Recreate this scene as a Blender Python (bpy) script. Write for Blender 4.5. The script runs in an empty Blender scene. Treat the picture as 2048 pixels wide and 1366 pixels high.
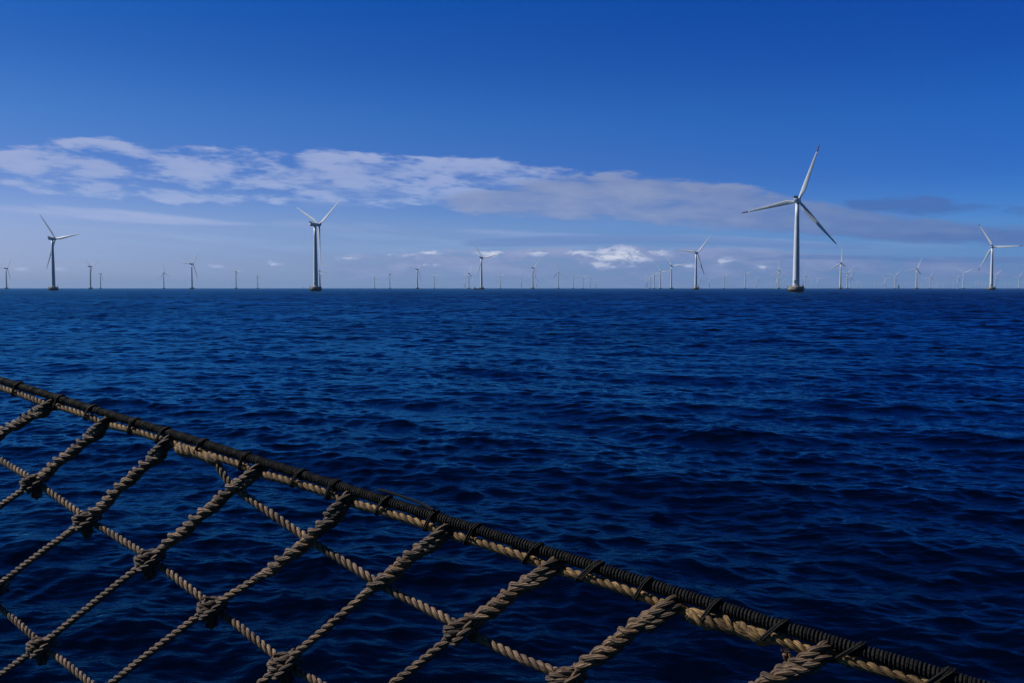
import bpy, math, random
import numpy as np
from mathutils import Vector, Matrix
from math import radians as R, pi, sin, cos, tan, atan2, sqrt

random.seed(7)
sc = bpy.context.scene
C = sc.collection

# ------------------------------------------------------------------ camera
CAM_H = 3.3
PITCH = R(3.06)
F = 2000.0                       # focal length in pixels of a 2048 px wide frame
cd = bpy.data.cameras.new('camera')
cam = bpy.data.objects.new('camera', cd)
C.objects.link(cam)
cam.location = (0, 0, CAM_H)
cam.rotation_euler = (R(90) - PITCH, 0, 0)
cd.sensor_width = 36
cd.lens = 36 * F / 2048
cd.clip_start = 0.05
cd.clip_end = 120000
sc.camera = cam
sc.render.resolution_x = 1024
sc.render.resolution_y = 683

def ray(px, py):
    """world direction of a photo pixel, scaled so that depth along the view axis is 1"""
    x, y = (px - 1024) / F, (683 - py) / F
    return Vector((x, cos(PITCH) + y * sin(PITCH), -sin(PITCH) + y * cos(PITCH)))

def unproject(px, py, d):
    return Vector((0, 0, CAM_H)) + ray(px, py) * d

def azel(px, py):
    v = ray(px, py)
    return math.degrees(atan2(v.x, v.y)), math.degrees(atan2(v.z, sqrt(v.x * v.x + v.y * v.y)))

# ------------------------------------------------------------------ exposure, sun
sc.view_settings.view_transform = 'Standard'
sc.view_settings.look = 'None'
sc.view_settings.exposure = 0
sc.view_settings.gamma = 1
SUN_AZ, SUN_EL = -77.0, 41.0     # clockwise from the view direction (+Y), elevation
sd = bpy.data.lights.new('sun', 'SUN')
sun = bpy.data.objects.new('sun', sd)
C.objects.link(sun)
sd.energy = 4.9
sd.angle = R(0.5)
sd.color = (1.0, 0.95, 0.88)
sv = Vector((sin(R(SUN_AZ)) * cos(R(SUN_EL)), cos(R(SUN_AZ)) * cos(R(SUN_EL)), sin(R(SUN_EL))))
sun.rotation_euler = sv.to_track_quat('Z', 'Y').to_euler()
sun.location = (-40, 10, 40)

# ------------------------------------------------------------------ node helpers
class NT:
    def __init__(s, tree):
        s.t = tree
    def n(s, kind, **kw):
        a = s.t.nodes.new(kind)
        for k, v in kw.items():
            setattr(a, k, v)
        return a
    def put(s, sock, v):
        if hasattr(v, 'is_output'):
            s.t.links.new(v, sock)
        elif isinstance(v, (tuple, list)) and len(v) == 3 and sock.type == 'RGBA':
            sock.default_value = (*v, 1)
        else:
            sock.default_value = v
    def m(s, op, a, b=0.0, c=0.0, clamp=False):
        k = s.n('ShaderNodeMath', operation=op, use_clamp=clamp)
        s.put(k.inputs[0], a); s.put(k.inputs[1], b); s.put(k.inputs[2], c)
        return k.outputs[0]
    def ramp(s, v, a, b, lo=0.0, hi=1.0, smooth=True):
        k = s.n('ShaderNodeMapRange', interpolation_type='SMOOTHSTEP' if smooth else 'LINEAR')
        s.put(k.inputs[0], v); s.put(k.inputs[1], a); s.put(k.inputs[2], b); s.put(k.inputs[3], lo); s.put(k.inputs[4], hi)
        return k.outputs[0]
    def mix(s, f, a, b, mode='MIX'):
        k = s.n('ShaderNodeMix', data_type='RGBA', blend_type=mode, clamp_factor=True)
        s.put(k.inputs[0], f); s.put(k.inputs[6], a); s.put(k.inputs[7], b)
        return k.outputs[2]
    def xyz(s, x, y, z):
        k = s.n('ShaderNodeCombineXYZ')
        s.put(k.inputs[0], x); s.put(k.inputs[1], y); s.put(k.inputs[2], z)
        return k.outputs[0]
    def noise(s, vec, scale=1.0, detail=5.0, rough=0.55, dist=0.0, lac=2.0):
        k = s.n('ShaderNodeTexNoise')
        s.put(k.inputs['Vector'], vec); k.inputs['Scale'].default_value = scale
        k.inputs['Detail'].default_value = detail; k.inputs['Roughness'].default_value = rough
        k.inputs['Distortion'].default_value = dist; k.inputs['Lacunarity'].default_value = lac
        return k.outputs['Fac']
    def curve(s, v, pts, lo, hi):
        """piecewise curve y(v) given as (v, y) pairs over v in lo..hi"""
        ys = [p[1] for p in pts]; y0, y1 = min(ys), max(ys)
        if y1 - y0 < 1e-6: y1 = y0 + 1
        k = s.n('ShaderNodeFloatCurve')
        cm = k.mapping; cu = cm.curves[0]
        q = [((p[0] - lo) / (hi - lo), (p[1] - y0) / (y1 - y0)) for p in pts]
        q.sort()
        cu.points[0].location = q[0]; cu.points[1].location = q[-1]
        for p in q[1:-1]:
            cu.points.new(*p)
        for p in cu.points:
            p.handle_type = 'AUTO_CLAMPED'
        cm.update()
        s.put(k.inputs['Value'], s.m('DIVIDE', s.m('SUBTRACT', v, lo), hi - lo, clamp=True))
        return s.m('MULTIPLY_ADD', k.outputs[0], y1 - y0, y0)

def lin(r, g, b):
    f = lambda c: (c / 255) / 12.92 if c <= 10.3 else ((c / 255 + 0.055) / 1.055) ** 2.4
    return (f(r), f(g), f(b))

# ------------------------------------------------------------------ sky
w = bpy.data.worlds.new('World')
sc.world = w
w.use_nodes = True
T = NT(w.node_tree)
bg = w.node_tree.nodes['Background']
sky = T.n('ShaderNodeTexSky', sky_type='NISHITA', sun_disc=False)
sky.sun_elevation = R(SUN_EL)
sky.sun_rotation = R(SUN_AZ)
sky.ozone_density = 3; sky.dust_density = 0.5; sky.air_density = 1
WS = 0.1
bg.inputs[1].default_value = WS
tc = T.n('ShaderNodeTexCoord')
sp = T.n('ShaderNodeSeparateXYZ')
T.put(sp.inputs[0], tc.outputs['Generated'])
X, Y, Z = sp.outputs
AZ = T.m('MULTIPLY', T.m('ARCTAN2', X, Y), 180 / pi)
EL = T.m('MULTIPLY', T.m('ARCSINE', Z), 180 / pi)

# the sky of a clear, deep blue day: the physical sky, its colour corrected by height and side
def ratio_ramp(pts):
    k = T.n('ShaderNodeValToRGB')
    k.color_ramp.interpolation = 'EASE' if False else 'LINEAR'
    e = k.color_ramp.elements
    for i, (el, c) in enumerate(pts):
        x = el / 60.0
        if i < 2:
            e[i].position = x; el_ = e[i]
        else:
            el_ = e.new(x)
        el_.color = (*c, 1)
    T.put(k.inputs[0], T.m('DIVIDE', EL, 60.0, clamp=True))
    return k.outputs[0]
RATIO = [(0.0, (.33, .52, 1.26)), (60.0, (.006, .13, .45)), (1.5, (.36, .55, 1.22)), (3.2, (.37, .56, 1.15)),
         (6.0, (.26, .48, 1.05)), (9.3, (.165, .47, 1.0)), (12.5, (.085, .365, .92)), (16.2, (.018, .32, .91)), (30.0, (.008, .21, .70))]
corr = ratio_ramp(RATIO)
side = T.ramp(AZ, -27.0, 27.0, 0.0, 1.0, smooth=False)
tint = T.mix(side, (1.03, .82, .79), (.34, .68, .92))
skycol = T.mix(1.0, T.mix(1.0, sky.outputs[0], corr, 'MULTIPLY'), tint, 'MULTIPLY')
# unseen sky behind the camera, dimmed to deepen shade on ropes and towers
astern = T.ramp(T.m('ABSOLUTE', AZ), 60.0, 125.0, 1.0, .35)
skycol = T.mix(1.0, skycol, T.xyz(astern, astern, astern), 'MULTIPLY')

NOISE = {}
def cloud_noise(kind):
    """shared cloud structure: wide sheets, cells, heaps"""
    if kind not in NOISE:
        sx, sy, det, rough, dist = {'wide': (.13, 1.5, 6, .57, .3), 'cell': (.37, 1.5, 7, .58, .12), 'heap': (.95, 2.3, 7, .62, .6)}[kind]
        v = T.xyz(T.m('MULTIPLY', AZ, sx), T.m('MULTIPLY', T.m('MULTIPLY_ADD', AZ, .055 if kind != 'heap' else 0.0, EL), sy), {'wide': 11.0, 'cell': 5.2, 'heap': 40.0}[kind])
        n = T.n('ShaderNodeTexNoise'); T.put(n.inputs['Vector'], v)
        n.inputs['Scale'].default_value = 1.0; n.inputs['Detail'].default_value = det; n.inputs['Roughness'].default_value = rough; n.inputs['Distortion'].default_value = dist
        NOISE[kind] = T.m('SUBTRACT', n.outputs['Fac'], .5)
    return NOISE[kind]

def paint_cloud(base, nz, mask, hgt, bias, soft, gain, amount, lo_, hi_, weight=1.3):
    cover = T.m('ADD', T.m('MULTIPLY', nz, gain), T.m('MULTIPLY_ADD', mask, weight, T.m('SUBTRACT', bias, weight)))
    d = T.m('MULTIPLY', T.m('MULTIPLY', T.ramp(cover, 0.0, soft), amount), T.ramp(mask, 0.02, .25))
    lightness = T.m('MULTIPLY_ADD', nz, 2.0, T.m('MULTIPLY_ADD', hgt, .45, .3), clamp=True)
    return T.mix(d, base, T.mix(1.0, T.mix(lightness, lo_, hi_), (1 / WS,) * 3, 'MULTIPLY'))

def band(base, top, bot, kind, bias, soft, edge, colour_lo, colour_hi, amount=1.0, gain=2.4):
    """one bank of cloud: its upper and lower outline (photo bearings), broken up by noise"""
    tp = [azel(*p) for p in top]; bp = [azel(*p) for p in bot]
    lo = min(tp[0][0], bp[0][0]); hi = max(tp[-1][0], bp[-1][0])
    ct = T.curve(AZ, tp, lo, hi); cb = T.curve(AZ, bp, lo, hi)
    nz = cloud_noise(kind)
    up = T.ramp(T.m('SUBTRACT', ct, EL), -edge, edge * 1.5)
    dn = T.ramp(T.m('SUBTRACT', EL, cb), -edge, edge * 1.5)
    fx = max(.5, (hi - lo) * .1)
    le = T.ramp(AZ, lo - fx * .3, lo + fx); re = T.ramp(AZ, hi + fx * .3, hi - fx)
    mask = T.m('MULTIPLY', T.m('MULTIPLY', up, dn), T.m('MULTIPLY', le, re))
    hgt = T.m('DIVIDE', T.m('SUBTRACT', EL, cb), T.m('MAXIMUM', T.m('SUBTRACT', ct, cb), .05), clamp=True)
    return paint_cloud(base, nz, mask, hgt, bias, soft, gain, amount, colour_lo, colour_hi)

# pale veil low over the horizon
veil = T.ramp(EL, 5.5, 0.3, 0.0, .42)
veiln = T.noise(T.xyz(T.m('MULTIPLY', AZ, .09), T.m('MULTIPLY', EL, 1.3), 3.3), 1.0, 5, .6)
veilcol = T.mix(side, lin(140, 160, 204), lin(104, 134, 188))
skycol = T.mix(T.m('MULTIPLY', veil, T.ramp(veiln, .3, .7, .5, 1.2, smooth=False)), skycol, T.mix(1.0, veilcol, (1 / WS,) * 3, 'MULTIPLY'))
# thin even streaks between the banks
skycol = band(skycol, [(-80, 430), (300, 440), (700, 446), (1000, 452), (1500, 462), (2100, 480)], [(-80, 540), (300, 540), (700, 530), (1000, 525), (1500, 525), (2100, 530)],
              'wide', .35, .9, .5, T.mix(side, lin(110, 148, 206), lin(86, 126, 190)), T.mix(side, lin(140, 166, 212), lin(118, 150, 200)), .5, 2.2)
# the long white streak at the left
skycol = band(skycol, [(-80, 398), (0, 400), (150, 408), (300, 420), (450, 438), (560, 450)], [(-80, 446), (0, 444), (150, 450), (300, 456), (450, 460), (560, 461)],
              'wide', .62, .8, .3, lin(138, 157, 208), lin(152, 168, 213), .85, 1.7)
# grey shelf left of centre and across the middle
skycol = band(skycol, [(480, 432), (760, 442), (960, 452), (1200, 462), (1400, 468), (1600, 474), (1800, 490)], [(480, 466), (760, 474), (960, 486), (1200, 494), (1400, 492), (1600, 500), (1800, 503)],
              'wide', .5, .7, .25, lin(104, 134, 190), lin(126, 150, 202), .7, 2.4)
# the large upper bank: white cells on the left, an even mauve grey sheet on the right
hicol = T.mix(T.ramp(AZ, -4.0, 11.0), lin(156, 171, 214), lin(124, 143, 188))
locol = T.mix(T.ramp(AZ, -4.0, 11.0), lin(122, 152, 209), lin(88, 116, 178))
TOP = [(-160, 290), (0, 290), (90, 272), (200, 264), (320, 282), (430, 285), (640, 288), (780, 302), (960, 304), (1060, 322), (1200, 332), (1350, 348), (1500, 372), (1700, 410)]
BOT = [(-160, 388), (0, 392), (90, 400), (200, 408), (320, 414), (430, 418), (640, 422), (780, 428), (960, 430), (1060, 438), (1200, 448), (1350, 454), (1500, 462), (1700, 474)]
skycol = band(skycol, TOP, BOT, 'cell', T.ramp(AZ, -20, -6, .42, .46), .72, .46, locol, hicol, .94, 3.7)
skycol = band(skycol, [(560, 296), (640, 296), (780, 310), (960, 314), (1060, 330), (1160, 350)], [(560, 420), (640, 420), (780, 426), (960, 428), (1060, 436), (1160, 440)],
              'wide', .45, .9, .35, lin(112, 144, 204), lin(150, 167, 212), .45, 2.8)
skycol = band(skycol, [(820, 396), (940, 384), (1060, 362), (1200, 348), (1350, 358), (1500, 382), (1700, 420), (1880, 446), (2200, 464)], [(820, 408), (940, 426), (1060, 436), (1200, 446), (1350, 453), (1500, 460), (1700, 473), (1880, 482), (2200, 486)],
              'cell', T.ramp(AZ, 6, 20, 1.1, 1.6), .95, .42, T.mix(T.ramp(AZ, 2, 26), lin(100, 127, 186), lin(66, 98, 165)), T.mix(T.ramp(AZ, 6, 24), lin(130, 147, 188), lin(92, 118, 174)), .92, 2.8)
# small dark wisps at the far right
skycol = band(skycol, [(1660, 398), (1800, 386), (1930, 392), (2010, 404), (2200, 410)], [(1660, 424), (1800, 436), (1930, 438), (2010, 436), (2200, 438)],
              'cell', .62, .8, .36, lin(56, 94, 166), lin(68, 104, 172), .85, 3.0)
# low layered deck over the right half
skycol = band(skycol, [(560, 524), (800, 500), (980, 496), (1080, 494), (1300, 490), (1500, 496), (1700, 506), (1850, 512), (2200, 512)], [(560, 560), (800, 568), (980, 574), (1080, 576), (1300, 577), (1500, 577), (1700, 577), (1850, 577), (2200, 577)],
              'cell', .66, .75, .24, T.mix(side, lin(104, 129, 182), lin(70, 101, 164)), T.mix(side, lin(152, 164, 204), lin(112, 130, 182)), .9, 3.6)
# dark shelves at the right
skycol = band(skycol, [(900, 476), (1250, 467), (1450, 472), (1600, 481), (1800, 490)], [(900, 496), (1250, 491), (1450, 494), (1600, 501), (1800, 505)],
              'wide', .7, .8, .14, lin(84, 118, 182), lin(100, 130, 189), .8, 2.6)
skycol = band(skycol, [(1450, 514), (1700, 506), (1850, 509), (2200, 509)], [(1450, 526), (1700, 524), (1850, 528), (2200, 530)],
              'wide', .6, .7, .14, lin(70, 104, 170), lin(88, 117, 177), .75, 2.6)
# white heaped clouds
heap = None; hh_ = None
for (x, y, rx, ry, am) in ((1240, 510, 110, 26, 1.0), (1160, 506, 70, 11, .85), (1215, 530, 90, 16, .8), (1310, 505, 60, 16, .8), (985, 507, 60, 15, .8), (800, 510, 90, 15, .72), (860, 506, 60, 12, .7), (700, 516, 60, 10, .62), (1070, 506, 70, 13, .74), (545, 529, 62, 13, .68), (428, 534, 56, 11, .60), (45, 538, 60, 13, .57), (118, 538, 60, 13, .57),
                           (850, 530, 60, 7, .68), (1440, 522, 70, 14, .68), (1530, 534, 60, 12, .66), (1380, 534, 60, 14, .68), (1000, 532, 45, 9, .64), (1640, 540, 45, 10, .55)):
    a0_, e0_ = azel(x, y); ra = rx / F * 180 / pi; re_ = ry / F * 180 / pi
    dx_ = T.m('DIVIDE', T.m('SUBTRACT', AZ, a0_), ra); dy_ = T.m('DIVIDE', T.m('SUBTRACT', EL, e0_), re_)
    q = T.m('MULTIPLY', T.m('SUBTRACT', 1.25, T.m('SQRT', T.m('ADD', T.m('MULTIPLY', dx_, dx_), T.m('MULTIPLY', dy_, dy_)))), am)
    heap = q if heap is None else T.m('MAXIMUM', heap, q)
    h_ = T.m('MULTIPLY_ADD', dy_, .5, .5, clamp=True)
    h_ = T.m('MULTIPLY', h_, T.m('GREATER_THAN', q, 0.0))
    hh_ = h_ if hh_ is None else T.m('MAXIMUM', hh_, h_)
skycol = paint_cloud(skycol, cloud_noise('heap'), T.m('MINIMUM', T.m('MAXIMUM', heap, 0.0), 1.0), hh_, .62, .65, 3.4, T.ramp(heap, 0.0, .8, .25, 1.0),
                     T.mix(side, lin(136, 156, 204), lin(104, 128, 182)), T.mix(T.ramp(heap, .5, 1.05), lin(146, 162, 206), lin(204, 210, 230)))
# the low sky is paler
skycol = T.mix(1.0, skycol, T.mix(T.ramp(EL, 7.0, 3.2), (1, 1, 1), (1.27, 1.22, 1.10)), 'MULTIPLY')
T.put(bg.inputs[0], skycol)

# ------------------------------------------------------------------ object helpers
def tag(o, label=None, cat=None, group=None, kind=None):
    if label: o['label'] = label
    if cat: o['category'] = cat
    if group: o['group'] = group
    if kind: o['kind'] = kind
    return o

def empty(name, loc=(0, 0, 0), rz=0.0):
    o = bpy.data.objects.new(name, None)
    C.objects.link(o)
    o.location = loc; o.rotation_euler = (0, 0, rz); o.empty_display_size = .3
    return o

def link(name, me, parent=None):
    o = bpy.data.objects.new(name, me)
    C.objects.link(o)
    if parent: o.parent = parent
    return o

class MB:
    """collects shapes into one mesh"""
    def __init__(s):
        s.v = []; s.f = []; s.uv = []; s.mi = []; s.k = 0
    def add(s, verts, faces, uvs=None, mi=0):
        verts = np.asarray(verts, dtype=float).reshape(-1, 3)
        s.v.append(verts)
        for i, f in enumerate(faces):
            s.f.append([a + s.k for a in f])
            s.uv.append(uvs[i] if uvs is not None else [(0.0, 0.0)] * len(f))
            s.mi.append(mi)
        s.k += len(verts)
        return s
    def rings(s, rings, closed_ends=True, mi=0):
        n = len(rings[0]); m = len(rings)
        fs = []
        for i in range(m - 1):
            for j in range(n):
                k = (j + 1) % n
                fs.append((i * n + j, i * n + k, (i + 1) * n + k, (i + 1) * n + j))
        if closed_ends:
            fs.append(tuple(reversed(range(n)))); fs.append(tuple((m - 1) * n + j for j in range(n)))
        return s.add(np.concatenate([np.asarray(r, float) for r in rings]), fs, None, mi)
    def lathe(s, prof, seg=24, c=(0, 0, 0), mi=0):
        rs = [[(c[0] + r * cos(2 * pi * j / seg), c[1] + r * sin(2 * pi * j / seg), c[2] + z) for j in range(seg)] for r, z in prof]
        return s.rings(rs, True, mi)
    def box(s, x0, x1, y0, y1, z0, z1, mi=0):
        v = [(x, y, z) for z in (z0, z1) for x, y in ((x0, y0), (x1, y0), (x1, y1), (x0, y1))]
        return s.add(v, [(3, 2, 1, 0), (4, 5, 6, 7), (0, 1, 5, 4), (1, 2, 6, 5), (2, 3, 7, 6), (3, 0, 4, 7)], None, mi)
    def bar(s, a, b, r, seg=6, mi=0):
        a = Vector(a); b = Vector(b); q = (b - a).to_track_quat('Z', 'Y')
        rs = []
        for p in (a, b):
            rs.append([tuple(p + q @ Vector((r * cos(2 * pi * j / seg), r * sin(2 * pi * j / seg), 0))) for j in range(seg)])
        return s.rings(rs, True, mi)
    def mesh(s, name, mats, smooth=True):
        me = bpy.data.meshes.new(name)
        me.from_pydata(np.concatenate(s.v).tolist(), [], s.f)
        for m in (mats if isinstance(mats, (list, tuple)) else [mats]):
            me.materials.append(m)
        uvl = me.uv_layers.new(name='UVMap')
        uvl.data.foreach_set('uv', np.array([c for q in s.uv for c in q], dtype=np.float32).ravel())
        me.polygons.foreach_set('material_index', np.array(s.mi, dtype=np.int32))
        if smooth:
            me.polygons.foreach_set('use_smooth', [True] * len(me.polygons))
        me.update()
        return me

def mat(name):
    m = bpy.data.materials.new(name)
    m.use_nodes = True
    t = NT(m.node_tree)
    return m, t, m.node_tree.nodes['Principled BSDF']

# ------------------------------------------------------------------ the sea
def build_sea():
    # polar sheet round the ship, finest where the picture looks at it
    fine = np.arange(-38.0, 38.0001, 0.11)
    rest = np.arange(41.0, 319.5, 3.0)
    ang = np.radians(np.concatenate([fine, rest]))
    dphi = np.concatenate([np.full(len(fine), R(0.11)), np.full(len(rest), R(3.0))])
    r = [1.2]
    while r[-1] < 22000:
        x = r[-1]
        k = .0027 if x < 420 else (.0042 if x < 2600 else .03)
        if x < 6: k = .02
        r.append(x * (1 + k))
    r = np.array(r)
    nr, na = len(r), len(ang)
    RR, AA = np.meshgrid(r, ang, indexing='ij')
    X0 = (RR * np.sin(AA)).astype(np.float32); Y0 = (RR * np.cos(AA)).astype(np.float32)
    dr = np.gradient(r)
    spacing = np.maximum(dr[:, None], RR * dphi[None, :] * .6).astype(np.float32)
    H = np.zeros_like(X0); DX = np.zeros_like(X0); DY = np.zeros_like(X0)
    rng = np.random.default_rng(11)
    # wind from the right and ahead: waves run towards the ship and to the left
    main = np.array([-0.62, -0.78])
    base = atan2(main[1], main[0])
    lams = []
    l = 34.0
    while l > 0.13:
        lams.append(l); l *= 0.955
    lams = np.array(lams)
    per_oct = np.log(2) / np.log(1 / 0.955)
    near = RR < 900
    rows = int(np.searchsorted(r, 2600))
    spec = lambda l: .0105 * np.exp(-(np.log2(l / .50) / 1.95) ** 2) + .0017 * np.exp(-(np.log2(l / 5.0) / .7) ** 2)
    wfun = lambda l, sp_: np.clip((l / sp_ - 2.2) / 1.8, 0, 1)
    # slope carried by the waves the sheet can resolve at each spot; the rest is handed to the longer ones
    tot = sum(spec(l) for l in lams)
    sprow = spacing[:rows, 0]
    have = np.zeros(rows)
    for l in lams:
        have += spec(l) * wfun(l, sprow) ** 2
    boost = np.clip(np.sqrt(.62 * tot / np.maximum(have, 1e-9)), 1, 9.0)
    boost = boost[:, None].astype(np.float32)
    # gust patches: short waves are steeper inside them
    patch = np.zeros_like(H[:rows])
    for pl_, pa_ in ((31, .5), (19, .9), (13, -.4), (9.5, 1.6), (7, .2), (53, 1.1)):
        kk = 2 * pi / pl_
        patch += np.sin(X0[:rows] * kk * cos(pa_) * .7 + Y0[:rows] * kk * sin(pa_) + rng.uniform(0, 6.28))
    patch = (.95 + .07 * patch).clip(.6, 1.3)
    for l in lams:
        s2 = spec(l)
        l = l * rng.uniform(.97, 1.03)
        a_slope = sqrt(2 * s2 / per_oct)
        k = 2 * pi / l
        th = base + rng.normal(0, .80 if l < 2 else .5)
        kx, ky = k * cos(th), k * sin(th)
        ph = rng.uniform(0, 2 * pi)
        wrow = wfun(l, sprow)
        nz_ = np.nonzero(wrow > 0)[0]
        if len(nz_) == 0: continue
        m_ = nz_[-1] + 1
        x = X0[:m_]; y = Y0[:m_]
        # groups: a slow envelope so that crests are short and patchy
        e = .7 + .7 * np.sin(x * kx * .17 - y * ky * .15 + rng.uniform(0, 6.28)) * np.sin(y * kx * .16 + x * ky * .19 + rng.uniform(0, 6.28))
        wgt = wfun(l, spacing[:m_]) * boost[:m_]
        if l < 1.6: wgt = wgt * patch[:m_]
        phase = kx * x + ky * y + ph
        A = np.minimum((a_slope / k) * wgt, .00016 * RR[:m_] + .02) * e
        H[:m_] += A * np.cos(phase)
        sn = A * np.sin(phase) * .95
        DX[:m_] -= sn * cos(th); DY[:m_] -= sn * sin(th)
    V = np.stack([X0 + DX, Y0 + DY, H], axis=-1).reshape(-1, 3)
    V = np.concatenate([V, [[0, 0, 0]]]).astype(np.float32)
    i, j = np.meshgrid(np.arange(nr - 1), np.arange(na), indexing='ij')
    j2 = (j + 1) % na
    Q = np.stack([i * na + j, (i + 1) * na + j, (i + 1) * na + j2, i * na + j2], axis=-1).reshape(-1, 4)
    Q = Q[:, ::-1]
    jj = np.arange(na)
    Tt = np.stack([np.full(na, nr * na), (jj + 1) % na, jj], axis=-1)
    me = bpy.data.meshes.new('sea')
    nq, ntri = len(Q), len(Tt)
    me.vertices.add(len(V)); me.vertices.foreach_set('co', V.ravel())
    me.loops.add(nq * 4 + ntri * 3)
    me.loops.foreach_set('vertex_index', np.concatenate([Q.ravel(), Tt.ravel()]).astype(np.int32))
    me.polygons.add(nq + ntri)
    me.polygons.foreach_set('loop_start', np.concatenate([np.arange(nq) * 4, nq * 4 + np.arange(ntri) * 3]).astype(np.int32))
    me.polygons.foreach_set('use_smooth', np.ones(nq + ntri, dtype=bool))
    me.update(calc_edges=True)
    me.validate()
    m, t, b = mat('sea_water')
    geo = t.n('ShaderNodeNewGeometry')
    pos = geo.outputs['Position']
    mp = t.n('ShaderNodeMapping', vector_type='POINT')
    t.put(mp.inputs['Vector'], pos)
    mp.inputs['Rotation'].default_value = (0, 0, R(-38))
    mp.inputs['Scale'].default_value = (.55, 1, 1)
    n1 = t.noise(mp.outputs[0], 4.5, 4, .6, .4)
    n2 = t.noise(mp.outputs[0], 1.1, 3, .6, .3)
    n3 = t.noise(pos, .02, 4, .6, .2)
    dist = t.n('ShaderNodeVectorMath', operation='LENGTH'); t.put(dist.inputs[0], pos)
    logd = t.m('LOGARITHM', t.m('MAXIMUM', dist.outputs['Value'], 1.0), 10.0)
    far = t.ramp(logd, 1.5, 2.7, smooth=False)
    farther = t.ramp(logd, 1.45, 3.0, smooth=False)
    gust = t.ramp(n3, .35, .65, .55, 1.35)
    b1 = t.n('ShaderNodeBump'); b1.inputs['Strength'].default_value = 1.0
    t.put(b1.inputs['Distance'], t.m('MULTIPLY', t.m('MULTIPLY_ADD', far, .05, .035), gust)); t.put(b1.inputs['Height'], n1)
    b2 = t.n('ShaderNodeBump'); b2.inputs['Strength'].default_value = 1.0
    t.put(b2.inputs['Distance'], t.m('MULTIPLY', t.m('MULTIPLY', far, .30), gust)); t.put(b2.inputs['Height'], n2); t.put(b2.inputs['Normal'], b1.outputs[0])
    # dark deep water under a reflecting surface; waves too fine to model act as roughness, more of them with distance
    nd = m.node_tree.nodes; nd.remove(b)
    df = t.n('ShaderNodeBsdfDiffuse'); df.inputs['Color'].default_value = (.0002, .0016, .007, 1)
    gl = t.n('ShaderNodeBsdfGlossy'); gl.inputs['Color'].default_value = (.13, .66, 1.0, 1)
    t.put(gl.inputs['Roughness'], t.m('MULTIPLY_ADD', far, .22, .05)); t.put(gl.inputs['Normal'], b2.outputs[0])
    fr = t.n('ShaderNodeFresnel'); fr.inputs['IOR'].default_value = 1.095; t.put(fr.inputs['Normal'], b2.outputs[0])
    ms = t.n('ShaderNodeMixShader')
    t.put(ms.inputs[0], t.m('MINIMUM', fr.outputs[0], t.m('MULTIPLY_ADD', farther, -.5, .95)))
    t.put(ms.inputs[1], df.outputs[0]); t.put(ms.inputs[2], gl.outputs[0])
    t.put(nd['Material Output'].inputs['Surface'], ms.outputs[0])
    me.materials.append(m)
    o = link('sea', me)
    tag(o, kind='structure')
build_sea()

# ------------------------------------------------------------------ wind turbines
def paint():
    m, t, b = mat('turbine_paint')
    tcn = t.n('ShaderNodeTexCoord')
    n = t.noise(tcn.outputs['Object'], .35, 5, .6)
    t.put(b.inputs['Base Color'], t.mix(t.ramp(n, .3, .7), (.55, .60, .66), (.62, .67, .73)))
    b.inputs['Roughness'].default_value = .42
    return m
M_paint = paint()
def plain(name, col, rough=.6, metal=0.0, var=.25, scale=1.0):
    m, t, b = mat(name)
    tcn = t.n('ShaderNodeTexCoord')
    n = t.noise(tcn.outputs['Object'], scale, 5, .6)
    t.put(b.inputs['Base Color'], t.mix(t.ramp(n, .25, .75), tuple(c * (1 - var) for c in col), tuple(min(1, c * (1 + var)) for c in col)))
    b.inputs['Roughness'].default_value = rough
    b.inputs['Metallic'].default_value = metal
    return m
M_red = plain('blade_red', (.24, .022, .014), .45)
M_dark = plain('dark_steel', (.035, .04, .05), .6)
M_grey = plain('galvanised_steel', (.30, .31, .32), .5, .4)
def concrete():
    m, t, b = mat('foundation_concrete')
    tcn = t.n('ShaderNodeTexCoord'); s = t.n('ShaderNodeSeparateXYZ'); t.put(s.inputs[0], tcn.outputs['Object'])
    n = t.noise(tcn.outputs['Object'], .6, 6, .6)
    wet = t.ramp(t.m('MULTIPLY_ADD', t.m('SUBTRACT', n, .5), .9, s.outputs[2]), 2.1, 2.5)
    dry = t.mix(t.ramp(n, .3, .7), (.15, .135, .11), (.27, .25, .215))
    t.put(b.inputs['Base Color'], t.mix(wet, (.012, .014, .012), dry))
    b.inputs['Roughness'].default_value = .8
    return m
M_conc = concrete()

HUB_Z = 68.5
BLADE = 43.6
def blade_rings(r0, r1, n, flip=False):
    rs = []
    for i in range(n + 1):
        r = r0 + (r1 - r0) * i / n
        if r < 9:
            u = max(0.0, (r - 2.2) / 6.8); u = u * u * (3 - 2 * u)
            c = 1.9 + 1.6 * u; th = 1.9 * (1 - u) + 1.05 * u; off = .5 + (-.18) * u
        else:
            u = (r - 9) / (BLADE - 9)
            c = 3.5 * (1 - u) ** .95 * .84 + .56; th = c * (.31 - .15 * u); off = .32
        if r > BLADE - 1.5:
            q = (r - (BLADE - 1.5)) / 1.5; c *= sqrt(max(.02, 1 - q * q)); th *= sqrt(max(.02, 1 - q * q))
        tw = R(13) * (1 - min(1, r / 30)) ** 1.3 + R(4)
        ring = []
        for k in range(14):
            a = 2 * pi * k / 14
            x = (.5 * (1 - cos(a)) - off) * c
            shp = sin(a) * (1.0 if r < 4 else (.55 + .45 * cos(a / 2) ** 2 if True else 1))
            y = .5 * th * shp
            # chord lies near the rotor plane; trailing edge to +x
            ring.append((x * cos(tw) - y * sin(tw), x * sin(tw) * -1 + y * -cos(tw) - .035 * r * .25, r))
        rs.append(ring)
    return rs
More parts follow.
